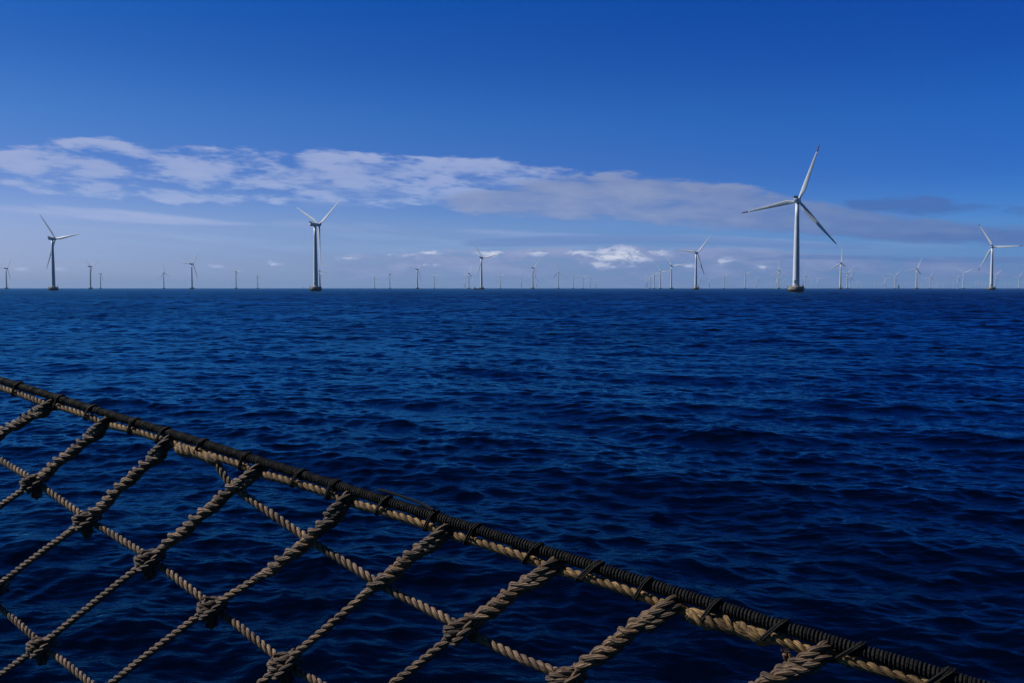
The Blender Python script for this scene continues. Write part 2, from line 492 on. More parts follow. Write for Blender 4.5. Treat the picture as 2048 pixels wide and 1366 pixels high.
def superring(y, wx, hz, zc, n=24, p=3.2):
    ring = []
    for k in range(n):
        a = 2 * pi * k / n
        ca, sa = cos(a), sin(a)
        ring.append((math.copysign(abs(ca) ** (2 / p), ca) * wx, y, zc + math.copysign(abs(sa) ** (2 / p), sa) * hz))
    return ring
RC = Vector((0, 5.0, HUB_Z))      # rotor centre, on the far side of the tower
tower_prof = [(2.55, 4.6), (2.5, 6.0), (2.3, 20.0), (1.95, 40.0), (1.6, 56.0), (1.38, 66.9)]
me_tower = MB().lathe(tower_prof, 32).lathe([(2.68, 4.55), (2.68, 4.95)], 32).mesh('tower', M_paint)
nb = MB()
nb.rings([superring(y, wx, hz, HUB_Z + zc) for y, wx, hz, zc in ((-6.4, 1.2, 1.1, .25), (-6.2, 1.55, 1.5, .15), (-4.5, 1.75, 1.75, 0), (0, 1.8, 1.85, -.05), (2.2, 1.75, 1.8, 0), (3.1, 1.5, 1.55, 0))])
nb.lathe([(1.5, 66.4), (1.6, 67.2)], 20)
me_nacelle = nb.mesh('nacelle', M_paint)
me_cooler = MB().box(-1.45, 1.45, -6.5, -6.05, HUB_Z + 1.5, HUB_Z + 2.9).box(-1.3, 1.3, -6.0, -4.2, HUB_Z + 1.72, HUB_Z + 2.05).mesh('cooler', M_dark, False)
vb = MB()
vb.bar((.9, -3.2, HUB_Z + 1.6), (.9, -3.2, HUB_Z + 3.6), .07).bar((-.9, -3.2, HUB_Z + 1.6), (-.9, -3.2, HUB_Z + 3.4), .07)
vb.bar((-.9, -3.2, HUB_Z + 1.7), (.9, -3.2, HUB_Z + 1.7), .09)
vb.bar((.55, -3.2, HUB_Z + 3.5), (1.3, -3.2, HUB_Z + 3.6), .09).bar((-1.2, -3.2, HUB_Z + 3.35), (-.6, -3.2, HUB_Z + 3.35), .09)
me_vane = vb.mesh('wind_vane', M_dark)
me_hub = MB().rings([[(RC.x + r * cos(2 * pi * j / 20), RC.y + y, RC.z + r * sin(2 * pi * j / 20)) for j in range(20)]
                     for y, r in ((-1.95, 1.35), (-1.5, 1.6), (0, 1.75), (1.2, 1.5), (2.2, .95), (2.75, .25))]).mesh('hub', M_paint)
me_blade = MB().rings(blade_rings(1.0, BLADE, 40)).mesh('blade', M_paint)
TIP0 = 38.0
me_blade_short = MB().rings(blade_rings(1.0, TIP0, 36)).mesh('blade', M_paint)
me_tip = MB().rings(blade_rings(TIP0 + .003, BLADE, 8)).mesh('red_tip', M_red)
fb = MB()
fb.lathe([(5.0, -1.2), (5.3, .3), (5.9, 1.4), (6.0, 1.7), (6.0, 4.15), (5.85, 4.35), (3.2, 4.55)], 40)
me_found = fb.mesh('foundation', M_conc)
rb = MB()
for k in range(24):
    a = 2 * pi * k / 24; x, y = 5.6 * cos(a), 5.6 * sin(a)
    rb.bar((x, y, 4.3), (x, y, 5.5), .045)
    a2 = 2 * pi * (k + 1) / 24
    for z in (4.95, 5.48):
        rb.bar((x, y, z), (5.6 * cos(a2), 5.6 * sin(a2), z), .04)
me_rail = rb.mesh('railing', M_grey)
lb = MB()
for sx in (-.55, .55):
    lb.bar((-6.25, sx, -1.0), (-6.25, sx, 5.4), .14)
for k in range(14):
    lb.bar((-6.25, -.55, -.4 + k * .42), (-6.25, .55, -.4 + k * .42), .05)
for z in (.8, 3.6):
    lb.bar((-5.8, -.55, z), (-6.3, -.55, z), .08).bar((-5.8, .55, z), (-6.3, .55, z), .08)
me_ladder = lb.mesh('boat_ladder', M_dark)
db = MB()
db.box(-.5, .5, -2.62, -2.40, 7.3, 9.4)
me_door = db.mesh('door', M_dark, False)
kb = MB()
kb.box(-.9, .9, -3.6, -2.4, 7.1, 7.22)
for a_, b_ in (((-.9, -3.6), (.9, -3.6)), ((-.9, -3.6), (-.9, -2.5)), ((.9, -3.6), (.9, -2.5))):
    kb.bar((*a_, 8.25), (*b_, 8.25), .05); kb.bar((*a_, 7.2), (*a_, 8.25), .05); kb.bar((*b_, 7.2), (*b_, 8.25), .05)
for k in range(9):
    kb.box(.95, 1.75, -3.5 - k * .22, -3.25 - k * .22, 7.0 - k * .29, 7.06 - k * .29)
me_stair = kb.mesh('entrance_stair', M_grey, False)
cb = MB()
cb.bar((4.6, 1.6, 4.3), (4.6, 1.6, 7.4), .16).bar((4.6, 1.6, 7.3), (5.9, 2.3, 8.0), .11).box(4.2, 5.0, 1.2, 2.0, 4.3, 5.1)
me_davit = cb.mesh('davit_crane', M_grey)

def far_mesh(alphas):
    """a turbine too small in the picture to show its parts: one mesh"""
    b = MB()
    b.lathe([(5.6, -1.0), (6.0, 4.3), (3.0, 4.5)], 10)
    b.lathe([(2.5, 4.5), (1.4, 66.9)], 10)
    b.rings([superring(y, 1.7, 1.75, HUB_Z, 8) for y in (-6.3, 3.2)])
    b.rings([[(RC.x + r * cos(2 * pi * j / 8), RC.y + y, RC.z + r * sin(2 * pi * j / 8)) for j in range(8)] for y, r in ((-2, 1.5), (1, 1.6), (2.6, .4))])
    base = blade_rings(1.0, BLADE, 8)
    for a in alphas:
        ca, sa = cos(R(a)), sin(R(a))
        b.rings([[(RC.x + x * ca + z * sa, RC.y + y, RC.z - x * sa + z * ca) for x, y, z in ring[::2]] for ring in base])
    return b.mesh('wind_turbine', [M_paint])

# (x of the tower foot, y of the hub) in photo pixels, angle of one blade, angle between rotor axis and line of sight, look
TURB = [
 (13, 537.3, 35, 58), (107, 478, -38, 46), (181, 533.5, 63, 55), (201.2, 548, 35, 60), (327.7, 546.5, -5, 44), (384, 528.4, 34, 48),
 (472, 544, 80, 52), (515.4, 552, -13, 43), (631.5, 450, 57, 54), (639, 542, 100, 38), (640.5, 550.7, 58, 45), (749, 555.3, 80, 45),
 (779.5, 549, -5, 40), (834.5, 539, 42, 35), (868.5, 554, 60, 42), (930, 557.5, -10, 42), (937.5, 547.3, 18, 50), (962.9, 515.7, -39, 33),
 (1000.5, 553, 58, 40), (1042.5, 556.4, -15, 38), (1065.5, 536.3, 43, 33), (1073.4, 559.5, 10, 35), (1116, 546, -7, 25), (1146, 551.8, -30, 30),
 (1166, 555, 65, 30), (1180, 557.5, 0, 30), (1190.5, 560.2, -20, 30), (1290.5, 560, 30, 28), (1294.5, 557.7, -25, 28), (1300, 555, 58, 28),
 (1308, 550, 62, 28), (1320.5, 543.7, -35, 28), (1342.5, 532, -38, 28), (1391.5, 506, 40, 24), (1397.5, 559, 20, 24), (1418.5, 557.6, 68, 22),
 (1448, 553.3, 50, 22), (1450.4, 567, 10, 22), (1490, 549, 66, 22), (1512.5, 559, 12, 22), (1541, 566, 0, 22), (1553.5, 556, -50, 22),
 (1556.8, 541.6, -4, 20), (1566, 563.4, 20, 20), (1592, 402, 19.5, 10), (1609.5, 552.8, 0, 20), (1622, 565.7, 40, 20), (1635.5, 558, 80, 20),
 (1680.6, 527, 2, 18), (1694, 546.5, 43, 20), (1699.5, 554.5, 15, 20), (1714, 564.5, 50, 20), (1722.5, 567.4, 0, 20), (1748, 564.5, 20, 18),
 (1757, 568.0, -5, 18), (1762.5, 567.0, 30, 18), (1769.5, 558, 70, 18), (1789.5, 551.5, 42, 18), (1811, 567.5, 30, 18), (1832.5, 538.6, 22, 16),
 (1841, 568.5, 0, 16), (1860, 554.8, 18, 16), (1873, 567.5, 45, 16), (1886.5, 567.5, 10, 16), (1906, 566.5, -20, 16), (1914.5, 557.8, 15, 16),
 (1926.5, 546, 65, 16), (1940, 568, 10, 16), (1951, 563.9, 40, 16), (1956, 564.6, 20, 16), (1963.5, 566, 0, 16), (1970.5, 567, 30, 16),
 (1982.5, 494, -31, 12), (1990.5, 550.3, 45, 16), (2009, 567, 0, 16), (2018.5, 567.5, 25, 16), (2037.5, 554.5, 25, 16), (2040, 568, 50, 16),
]
LABEL = {
 107: 'dark backlit wind turbine, the tallest one at the far left',
 384: 'mid sized dark wind turbine between the two tall turbines on the left',
 631.5: 'tall wind turbine left of centre with a dark sideways nacelle',
 834.5: 'mid sized wind turbine left of the work boat, one blade pointing down right',
 962.9: 'wind turbine beside the dark work boat, one blade pointing up left',
 1065.5: 'mid sized wind turbine right of the work boat, lower blade over a smaller turbine',
 1342.5: 'nearest turbine of the receding row under the white heaped cloud',
 1391.5: 'white wind turbine just left of the largest turbine, one blade pointing left',
 1592: 'largest and nearest white wind turbine with red blade tips and round concrete foundation',
 1680.6: 'white wind turbine with one blade straight up, right of the largest turbine',
 1832.5: 'mid sized white wind turbine halfway between the largest one and the right edge',
 1982.5: 'tall white wind turbine near the right edge with one blade pointing right',
}
LANDNAME = {107: 'the far left tall turbine', 384: 'the mid sized left turbine', 631.5: 'the tall sideways turbine', 834.5: 'the turbine left of the boat',
            962.9: 'the turbine beside the boat', 1065.5: 'the turbine right of the boat', 1342.5: 'the receding row\'s nearest turbine', 1391.5: 'the tall white left-pointing turbine',
            1592: 'the largest turbine', 1680.6: 'the turbine with upright blade', 1832.5: 'the mid sized right turbine', 1982.5: 'the tall right edge turbine'}
ORD = ['first', 'second', 'third', 'fourth', 'fifth', 'sixth', 'seventh', 'eighth', 'ninth', 'tenth', 'eleventh', 'twelfth', 'thirteenth', 'fourteenth', 'fifteenth', 'sixteenth']
xs = sorted(t[0] for t in TURB)
def turbine_label(px, hh):
    if px in LABEL: return LABEL[px]
    best = None
    for L in LABEL:
        n = abs(xs.index(px) - xs.index(L))
        if best is None or n < best[0]: best = (n, L)
    n, L = best
    size = 'small' if hh > 25 else ('distant' if hh > 14 else 'faint hazy')
    return '%s wind turbine, %s %s of %s' % (size, ORD[n - 1], 'right' if px > L else 'left', LANDNAME[L])

for (px, hy, a0, th) in TURB:
    hh = 576.3 - hy
    # hub is HUB_Z - CAM_H above eye level
    d = F * (HUB_Z - CAM_H) / hh
    e = ray(px, 576.3)
    pos = Vector((e.x, e.y, 0)) * (d / (e.y * cos(PITCH) - e.z * sin(PITCH)))
    beta = math.degrees(atan2(pos.x, pos.y))
    A = th + beta
    lab = turbine_label(px, hh)
    grp = 'wind turbines standing in the sea'
    if hh < 21:
        o = link('wind_turbine', far_mesh((a0, a0 + 120, a0 + 240)))
        o.location = pos; o.rotation_euler = (0, 0, -R(A))
        tag(o, lab, 'wind turbine', grp)
        continue
    root = empty('wind_turbine', pos, -R(A))
    tag(root, lab, 'wind turbine', grp)
    red = px in (1592, 1982.5)
    tw = link('tower', me_tower, root)
    fo = link('foundation', me_found, root)
    na = link('nacelle', me_nacelle, root)
    hu = link('hub', me_hub, root)
    if hh > 36:
        link('cooler', me_cooler, na)
        link('wind_vane', me_vane, na)
        link('railing', me_rail, fo)
        for nm, mm, pr in (('boat_ladder', me_ladder, fo), ('door', me_door, tw), ('entrance_stair', me_stair, tw), ('davit_crane', me_davit, fo)):
            q = link(nm, mm, pr)
            q.rotation_euler = (0, 0, R(A) - R(beta) + (R(-18) if nm != 'boat_ladder' else R(8)))
    for k in range(3):
        b = link('blade', me_blade_short if red else me_blade, root)
        b.location = RC
        b.rotation_euler = (0, R(a0 + 120 * k), 0)
        if red:
            link('red_tip', me_tip, b)

# ------------------------------------------------------------------ boats
M_hull = plain('boat_hull', (.02, .022, .035), .5)
M_cabin = plain('boat_cabin', (.05, .055, .08), .5)
M_white = plain('boat_white', (.7, .72, .74), .5)
M_sail = plain('sail_cloth', (.62, .64, .68), .8)
def hull_mb(Lg, Bm, Hh, sheer=.5):
    b = MB(); rs = []
    for i in range(9):
        u = i / 8; x = (u - .5) * Lg
        wd = Bm / 2 * (1 - max(0, (u - .45) / .55) ** 2.4) * (1 if u > .1 else .85 + 1.5 * u); wd = max(wd, .06)
        top = Hh * (1 + sheer * max(0, u - .4) ** 1.5)
        rs.append([(x, -wd, top), (x, -wd * .8, .1), (x, -wd * .3, -.4), (x, wd * .3, -.4), (x, wd * .8, .1), (x, wd, top)])
    return b.rings(rs)
def place(px, d):
    e = ray(px, 576.3)
    return Vector((e.x, e.y, 0)) * d
def boat(px, d, rz, label, hull, cabins, masts, hm):
    root = empty('work_boat', place(px, d), rz)
    tag(root, label, 'boat')
    h = link('hull', hull_mb(*hull).mesh('hull', hm), root)
    for (x0, x1, y, z0, z1, mm) in cabins:
        link('wheelhouse' if z1 > 3 else 'deck_gear', MB().box(x0, x1, -y, y, z0, z1).box(x0 - .15, x1 + .15, -y - .1, y + .1, z1, z1 + .12).mesh('wheelhouse', mm, False), root)
    for (x, z0, z1) in masts:
        link('mast', MB().bar((x, 0, z0), (x, 0, z1), .12).bar((x - .5, 0, z1 * .9), (x + .5, 0, z1 * .9), .06).mesh('mast', M_dark), root)
    return root
boat(953.2, 2060, R(186), 'low dark work boat lying beside the foundation of a wind turbine', (17, 5, 1.7), [(2.2, 5.0, 1.6, 1.7, 4.4, M_cabin), (-1.2, .4, 1.2, 1.6, 2.9, M_cabin), (-6, -4, 1.2, 1.6, 2.7, M_cabin)], [(3.2, 4.3, 6.2)], M_hull)
bo = boat(1797.2, 4600, R(60), 'hazy grey vessel with a tall superstructure on the horizon at right', (20, 8, 4), [(-3.5, 3.5, 3.0, 4, 13, M_cabin), (-1.5, 1.5, 1.5, 13.1, 17, M_cabin)], [(0, 16, 20)], M_cabin)
bo.name = 'distant_vessel'
def sailboat(px, d, rz, label, sm, hm):
    root = empty('sailing_boat', place(px, d), rz)
    tag(root, label, 'sailing boat')
    link('hull', hull_mb(10, 3, 1.1).mesh('hull', hm), root)
    link('mast', MB().bar((.8, 0, .5), (.8, 0, 13.5), .1).mesh('mast', M_grey), root)
    s = MB()
    for (x0, x1, x2, z0, z1) in ((.7, -3.8, .7, 2.0, 13.0), (.95, 4.6, .95, 1.6, 11.5)):
        for k in range(8):
            u0, u1 = k / 8, (k + 1) / 8
            for sgn in (1,):
                zz0, zz1 = z0 + (z1 - z0) * u0, z0 + (z1 - z0) * u1
                e0, e1 = x1 + (x2 - x1) * u0, x1 + (x2 - x1) * u1
                bow = .5 * sin(pi * (u0 + .06))
                s.add([(x0, .02, zz0), (e0, .02 + bow, zz0), (e1, .02 + bow, zz1), (x0, .02, zz1), (x0, -.02, zz0), (e0, -.02 + bow, zz0), (e1, -.02 + bow, zz1), (x0, -.02, zz1)],
                      [(0, 1, 2, 3), (7, 6, 5, 4), (0, 4, 5, 1), (3, 2, 6, 7), (1, 5, 6, 2), (0, 3, 7, 4)])
    link('sail', s.mesh('sail', sm), root)
sailboat(607.2, 7000, R(60), 'tiny dark sailing boat on the horizon left of the tall turbine', M_cabin, M_hull)
sailboat(1102.6, 8200, R(40), 'tiny pale sailing boat on the horizon between two turbines', M_sail, M_white)

# ------------------------------------------------------------------ rope net on the bow
D = .024
def net_depth(px, py):
    t = 13 + .0066 * (px - 50) + .001 * (py - 780)
    return F * D / t
def P(px, py, toward=0.0):
    """point of the net's plane seen at a photo pixel, moved toward the camera by so many rope diameters"""
    d = net_depth(px, py)
    return unproject(px, py, d - toward * D)

def smooth_path(pts, step):
    pts = [Vector(p) for p in pts]
    q = [pts[0] * 2 - pts[1]] + pts + [pts[-1] * 2 - pts[-2]]
    out = []
    for i in range(1, len(q) - 2):
        a, b, c, d = q[i - 1], q[i], q[i + 1], q[i + 2]
        n = max(2, int((c - b).length / step * 1.3))
        for k in range(n):
            t = k / n
            out.append(.5 * ((2 * b) + (c - a) * t + (2 * a - 5 * b + 4 * c - d) * t * t + (3 * b - a - 3 * c + d) * t ** 3))
    out.append(pts[-1])
    o = np.array([tuple(p) for p in out])
    s = np.concatenate([[0], np.cumsum(np.linalg.norm(np.diff(o, axis=0), axis=1))])
    n = max(4, int(s[-1] / step))
    ss = np.linspace(0, s[-1], n + 1)
    return np.stack([np.interp(ss, s, o[:, k]) for k in range(3)], axis=1), ss

def frames(c):
    t = np.gradient(c, axis=0)
    t /= np.linalg.norm(t, axis=1, keepdims=True)
    n = np.zeros_like(c)
    a = np.cross(t[0], (0, 0, 1.0))
    if np.linalg.norm(a) < 1e-3: a = np.cross(t[0], (1.0, 0, 0))
    n[0] = a / np.linalg.norm(a)
    for i in range(1, len(c)):
        v = n[i - 1] - t[i] * np.dot(n[i - 1], t[i])
        n[i] = v / np.linalg.norm(v)
    return t, n, np.cross(t, n)

def tube(mb, c, rad, sides=10, uoff=0.0, cap=True):
    t, n, b = frames(c)
    rad = np.broadcast_to(np.asarray(rad, float), (len(c),))
    s = np.concatenate([[0], np.cumsum(np.linalg.norm(np.diff(c, axis=0), axis=1))])
    ang = np.arange(sides) * 2 * pi / sides
    v = c[:, None, :] + rad[:, None, None] * (np.cos(ang)[None, :, None] * n[:, None, :] + np.sin(ang)[None, :, None] * b[:, None, :])
    fs = []; uv = []
    m = len(c)
    for i in range(m - 1):
        for j in range(sides):
            k = (j + 1) % sides
            fs.append((i * sides + j, i * sides + k, (i + 1) * sides + k, (i + 1) * sides + j))
            u0, u1 = uoff + j / sides, uoff + (j + 1) / sides
            uv.append(((u0, s[i]), (u1, s[i]), (u1, s[i + 1]), (u0, s[i + 1])))
    if cap:
        fs.append(tuple(reversed(range(sides)))); uv.append(((0, 0),) * sides)
        fs.append(tuple((m - 1) * sides + j for j in range(sides))); uv.append(((0, 0),) * sides)
    mb.add(v.reshape(-1, 3), fs, uv)

def rope(mb, pts, dia=D, pitch=3.0, strands=3, phase=0.0, step=.0030, dscale=None, rc=.275, rs=.250):
    """laid rope: right-hand strands twisted round a centreline"""
    c, s = smooth_path(pts, step)
    t, n, b = frames(c)
    dd = dia * (np.ones(len(c)) if dscale is None else dscale(s / s[-1]))
    wob = 1 + .05 * np.sin(s / dia * .9 + phase * 3) + .03 * np.sin(s / dia * 2.3 + phase)
    for k in range(strands):
        th = 2 * pi * s / (pitch * dia) + 2 * pi * k / strands + phase + .18 * np.sin(s / dia * .37 + phase * 2)
        cc = c + (dd * rc)[:, None] * (np.cos(th)[:, None] * n + np.sin(th)[:, None] * b)
        tube(mb, cc, dd * rs * wob, 10, uoff=k * 1.37 + phase)

def splice(mb, pts, dia=D, phase=0.0, step=.0030, taper=(.08, .16), fat=1.0):
    """tucked splice: three strands of the rope with three tucked ones riding over and under them"""
    c, s = smooth_path(pts, step)
    t, n, b = frames(c)
    u = s / s[-1]
    e = np.clip(u / max(taper[0], 1e-3), 0, 1) * np.clip((1 - u) / max(taper[1], 1e-3), 0, 1)
    e = e * e * (3 - 2 * e)
    pit = 4.6 * dia
    for k in range(3):
        th = 2 * pi * s / pit + 2 * pi * k / 3 + phase
        cc = c + (dia * (.27 + .10 * e))[:, None] * (np.cos(th)[:, None] * n + np.sin(th)[:, None] * b)
        tube(mb, cc, dia * (.27 + .05 * e) * (1 + .06 * np.sin(s / dia * 1.9 + k)), 10, uoff=k * 1.37 + phase)
    for k in range(3):
        th = 2 * pi * s / pit * .94 + 2 * pi * (k + .5) / 3 + phase + .35 * np.sin(s / dia * .8 + k)
        ride = .5 + .5 * np.sin(2 * pi * s / (pit * .62) + k * 2.1 + phase)
        cc = c + (dia * (.24 + fat * e * (.18 + .36 * ride)))[:, None] * (np.cos(th)[:, None] * n + np.sin(th)[:, None] * b)
        tube(mb, cc, dia * (.12 + .155 * e) * (1 + .10 * np.sin(s / dia * 1.3 + k * 2)), 10, uoff=k * .77 + 5 + phase)

def rope_material(name, c_dark, c_mid, c_light):
    m, t, b = mat(name)
    uv = t.n('ShaderNodeUVMap')
    s = t.n('ShaderNodeSeparateXYZ'); t.put(s.inputs[0], uv.outputs[0])
    U, V_ = s.outputs[0], s.outputs[1]
    # yarns run slightly across each strand
    yv = t.xyz(t.m('MULTIPLY_ADD', V_, 55.0, t.m('MULTIPLY', U, 7.0)), t.m('MULTIPLY', V_, 14.0), 0.0)
    yarn = t.noise(yv, 1.6, 4, .65)
    geo = t.n('ShaderNodeNewGeometry')
    dirt = t.m('MULTIPLY_ADD', t.noise(geo.outputs['Position'], 9.0, 3, .6), .5, t.m('MULTIPLY', t.noise(geo.outputs['Position'], 60.0, 4, .65), .5))
    fib = t.noise(t.xyz(t.m('MULTIPLY', U, 40.0), t.m('MULTIPLY', V_, 160.0), 2.0), 1.0, 3, .7)
    lay = t.m('SINE', t.m('MULTIPLY_ADD', U, 2 * pi * 7, t.m('MULTIPLY_ADD', V_, 2 * pi * 22, t.m('MULTIPLY', yarn, 5.0))))
    col = t.mix(t.ramp(yarn, .32, .66), c_dark, c_mid)
    col = t.mix(t.ramp(lay, -.2, -.95, 0, .75), col, c_dark)
    col = t.mix(t.ramp(fib, .55, .8, 0, .7), col, c_light)
    col = t.mix(t.ramp(dirt, .44, .62, 0, .85), col, tuple(c * .45 for c in c_dark))
    t.put(b.inputs['Base Color'], col)
    b.inputs['Roughness'].default_value = .72
    bp = t.n('ShaderNodeBump'); bp.inputs['Strength'].default_value = 1.0; bp.inputs['Distance'].default_value = .0017
    t.put(bp.inputs['Height'], t.m('MULTIPLY_ADD', yarn, .7, t.m('MULTIPLY_ADD', lay, .45, t.m('MULTIPLY', fib, .3))))
    t.put(b.inputs['Normal'], bp.outputs[0])
    return m
M_edge = rope_material('golden_hemp_rope', (.11, .058, .018), (.46, .28, .105), (.70, .49, .23))
M_long = rope_material('tan_hemp_rope', (.085, .048, .024), (.42, .275, .155), (.68, .48, .30))
M_knot = rope_material('shaded_weathered_rope', (.024, .012, .006), (.17, .10, .052), (.50, .35, .22))  # weathered brown, darkened further to paint shade into knots and eyes
M_cross = rope_material('weathered_brown_rope', (.032, .016, .007), (.25, .145, .072), (.66, .46, .28))
def cord_material():
    m, t, b = mat('black_braided_cord')
    uv = t.n('ShaderNodeUVMap')
    s = t.n('ShaderNodeSeparateXYZ'); t.put(s.inputs[0], uv.outputs[0])
    a = t.m('MULTIPLY_ADD', s.outputs[1], 430.0, t.m('MULTIPLY', s.outputs[0], 12.566))
    c = t.m('MULTIPLY_ADD', s.outputs[1], -430.0, t.m('MULTIPLY', s.outputs[0], 12.566))
    h = t.m('MULTIPLY', t.m('SINE', a), t.m('SINE', c))
    t.put(b.inputs['Base Color'], t.mix(t.ramp(h, -.6, .8), (.001, .001, .0012), (.0045, .0045, .005)))
    b.inputs['Roughness'].default_value = .8
    b.inputs['Specular IOR Level'].default_value = .25
    bp = t.n('ShaderNodeBump'); bp.inputs['Strength'].default_value = .7; bp.inputs['Distance'].default_value = .0012
    t.put(bp.inputs['Height'], h); t.put(b.inputs['Normal'], bp.outputs[0])
    return m
M_cord = cord_material()
M_core = plain('rail_core', (.006, .006, .007), .6)

RAIL = [(-420, 628), (-200, 697), (0, 760), (200, 823), (420, 891), (800, 1011), (1180, 1131), (1560, 1252), (1950, 1370), (2250, 1460)]
rx_ = np.array([p[0] for p in RAIL], float); ry_ = np.array([p[1] for p in RAIL], float)
def rail_y(px): return float(np.interp(px, rx_, ry_))
LASH = [35, 118, 180, 267, 325, 402, 490, 595, 665, 765, 862, 945, 1065, 1178, 1285, 1420, 1545, 1692, 1870, -60, -150]
ATT = {'A': 100, 'B': 210, 'C': 335, 'D': 512, 'E': 692, 'F': 888, 'G': 1103, 'H': 1342, 'I': 1643}
def rope_px(px, extra=0.0):
    return (px, rail_y(px) + 15.0 + .0092 * min(px, 1300) + extra)

# --- the rail, bound with black cord
rail_root = empty('cord_bound_rail', P(900, rail_y(900)))
tag(rail_root, 'black rail bound with turns of thin cord, running down to the lower right', 'rail')
def at_root(o, root):
    o.parent = root
    o.matrix_parent_inverse = Matrix.Translation(-root.location)
    return o
RR_ = .0069; RCORD = .0041
rail_c, rail_s = smooth_path([P(x, y) for x, y in RAIL], .004)
mb = MB(); tube(mb, rail_c, RR_, 16)
at_root(link('rail_core', mb.mesh('rail_core', M_core)), rail_root)
mb = MB()
rt, rn, rb_ = frames(rail_c)
turns = rail_s[-1] / (RCORD * 1.93)
nn = int(turns * 15)
ss = np.linspace(0, rail_s[-1], nn)
cen = np.stack([np.interp(ss, rail_s, rail_c[:, k]) for k in range(3)], 1)
nv = np.stack([np.interp(ss, rail_s, rn[:, k]) for k in range(3)], 1)
bv = np.stack([np.interp(ss, rail_s, rb_[:, k]) for k in range(3)], 1)
th = 2 * pi * turns * ss / rail_s[-1]
wob = 1 + .03 * np.sin(ss * 37) + .02 * np.sin(ss * 91)
hel = cen + ((RR_ + RCORD * .75) * wob)[:, None] * (np.cos(th)[:, None] * nv + np.sin(th)[:, None] * bv)
tube(mb, hel, RCORD, 7)
at_root(link('cord_winding', mb.mesh('cord_winding', M_cord)), rail_root)

for i, lx in enumerate(LASH):
    mb = MB()
    cR = np.array(P(lx, rail_y(lx))); cE = np.array(P(*rope_px(lx)))
    tv = np.array(P(lx + 12, rail_y(lx + 12)) - P(lx - 12, rail_y(lx - 12))); tv /= np.linalg.norm(tv)
    e1 = cE - cR; e1 -= tv * np.dot(e1, tv); L_ = np.linalg.norm(e1); e1 /= L_
    e2 = np.cross(tv, e1)
    rc_ = .0027
    a_ = RR_ + RCORD * 1.75 + rc_ * .8; b_ = D * .52 + rc_ * .6
    nt = 2 + (1 if i % 5 == 3 else 0)
    pts = []
    jit = random.uniform(-.3, .3)
    for k in range(nt * 28 + 1):
        ph = 2 * pi * k / 28 + .6
        dvec = cos(ph) * e1 + sin(ph) * e2
        base = cE if cos(ph) > .12 else cR
        rr = (b_ if cos(ph) > .12 else a_) * (1 + .06 * sin(ph * .5 + i))
        p_ = base + rr * dvec
        along = (k / 28 - nt / 2) * rc_ * 2.1 - (np.dot(p_ - cR, e1) / L_ - .5) * (.95 + jit) * D
        pts.append(p_ + tv * along)
    c_, s_ = smooth_path(pts, .0022)
    tube(mb, c_, rc_, 8)
    # a knotted tail on the back of some lashings
    at_root(link('lashing', mb.mesh('lashing', M_cord)), rail_root)
mb = MB()
c_, s_ = smooth_path([P(757, rail_y(757) - 18, .4), P(775, rail_y(775) - 19.5, .4), P(812, rail_y(812) - 19, .3), P(845, rail_y(845) - 17, .2), P(868, rail_y(868) - 12, .6)], .003)
tube(mb, c_, .0036, 8)
at_root(link('slack_cord', mb.mesh('slack_cord', M_cord)), rail_root)

# --- the net
net = empty('rope_net', P(700, 1150))
tag(net, 'tan and brown knotted rope netting hung under the black rail above the water', 'rope net')
def netpart(name, mb, m, parent=None):
    o = link(name, mb.mesh(name, m))
    p = parent or net
    o.parent = p
    o.matrix_parent_inverse = p.matrix_parent_inverse.copy() if parent else Matrix.Translation(-net.location)
    if parent:
        o.matrix_parent_inverse = Matrix.Identity(4)
    return o

edge_px = sorted([(x, 0.0) for x in LASH] + [(x, 4.5) for x in ATT.values()] + [(-300, 0), (2000, 0), (2140, 0)])
edge_pts = []
for x, ex in edge_px:
    if edge_pts and x - edge_pts[-1][0] < 14: continue
    edge_pts.append((x, ex))
mb = MB(); rope(mb, [P(*rope_px(x, ex)) for x, ex in edge_pts], D, 3.1, phase=.4)
edge = netpart('edge_rope', mb, M_edge)
for (x0, x1, ph) in ((352, 438, .3), (1372, 1545, 1.2)):
    mb = MB()
    xsn = np.linspace(x0, x1, 6)
    splice(mb, [P(*rope_px(x, 5.0)) for x in xsn], D * .98, ph, taper=(.1, .12), fat=.95)
    # frayed yarn ends
    for k in range(10):
        p0 = P(*rope_px(x0 + random.uniform(0, 14), random.uniform(0, 10)), random.uniform(-.2, .5))
        p1 = p0 + Vector((random.uniform(-.016, -.003), random.uniform(-.01, .01), random.uniform(-.02, .012)))
        cc, _ = smooth_path([p0, (p0 + p1) / 2 + Vector((0, 0, random.uniform(-.004, .004))), p1], .004)
        tube(mb, cc, .0009, 4)
    netpart('splice', mb, M_edge, edge)

LONG = [
 [(-60, 880), (0, 920), (70, 962), (120, 999), (175, 1037), (236, 1076), (300, 1116), (362, 1164), (425, 1212), (497, 1268), (570, 1325), (640, 1368), (710, 1412)],
 [(372, 896), (405, 903), (428, 915), (445, 945), (470, 975), (545, 1030), (620, 1080), (690, 1125), (760, 1168), (840, 1211), (925, 1256), (1030, 1312), (1135, 1356), (1230, 1412)],
 [(-60, 1170), (0, 1215), (85, 1290), (130, 1326), (180, 1366), (240, 1412)],
]
for i, pl in enumerate(LONG):
    mb = MB(); rope(mb, [P(x, y, -.35) for x, y in pl], D, 3.0, phase=1.1 * i)
    netpart('lengthwise_rope', mb, M_long)

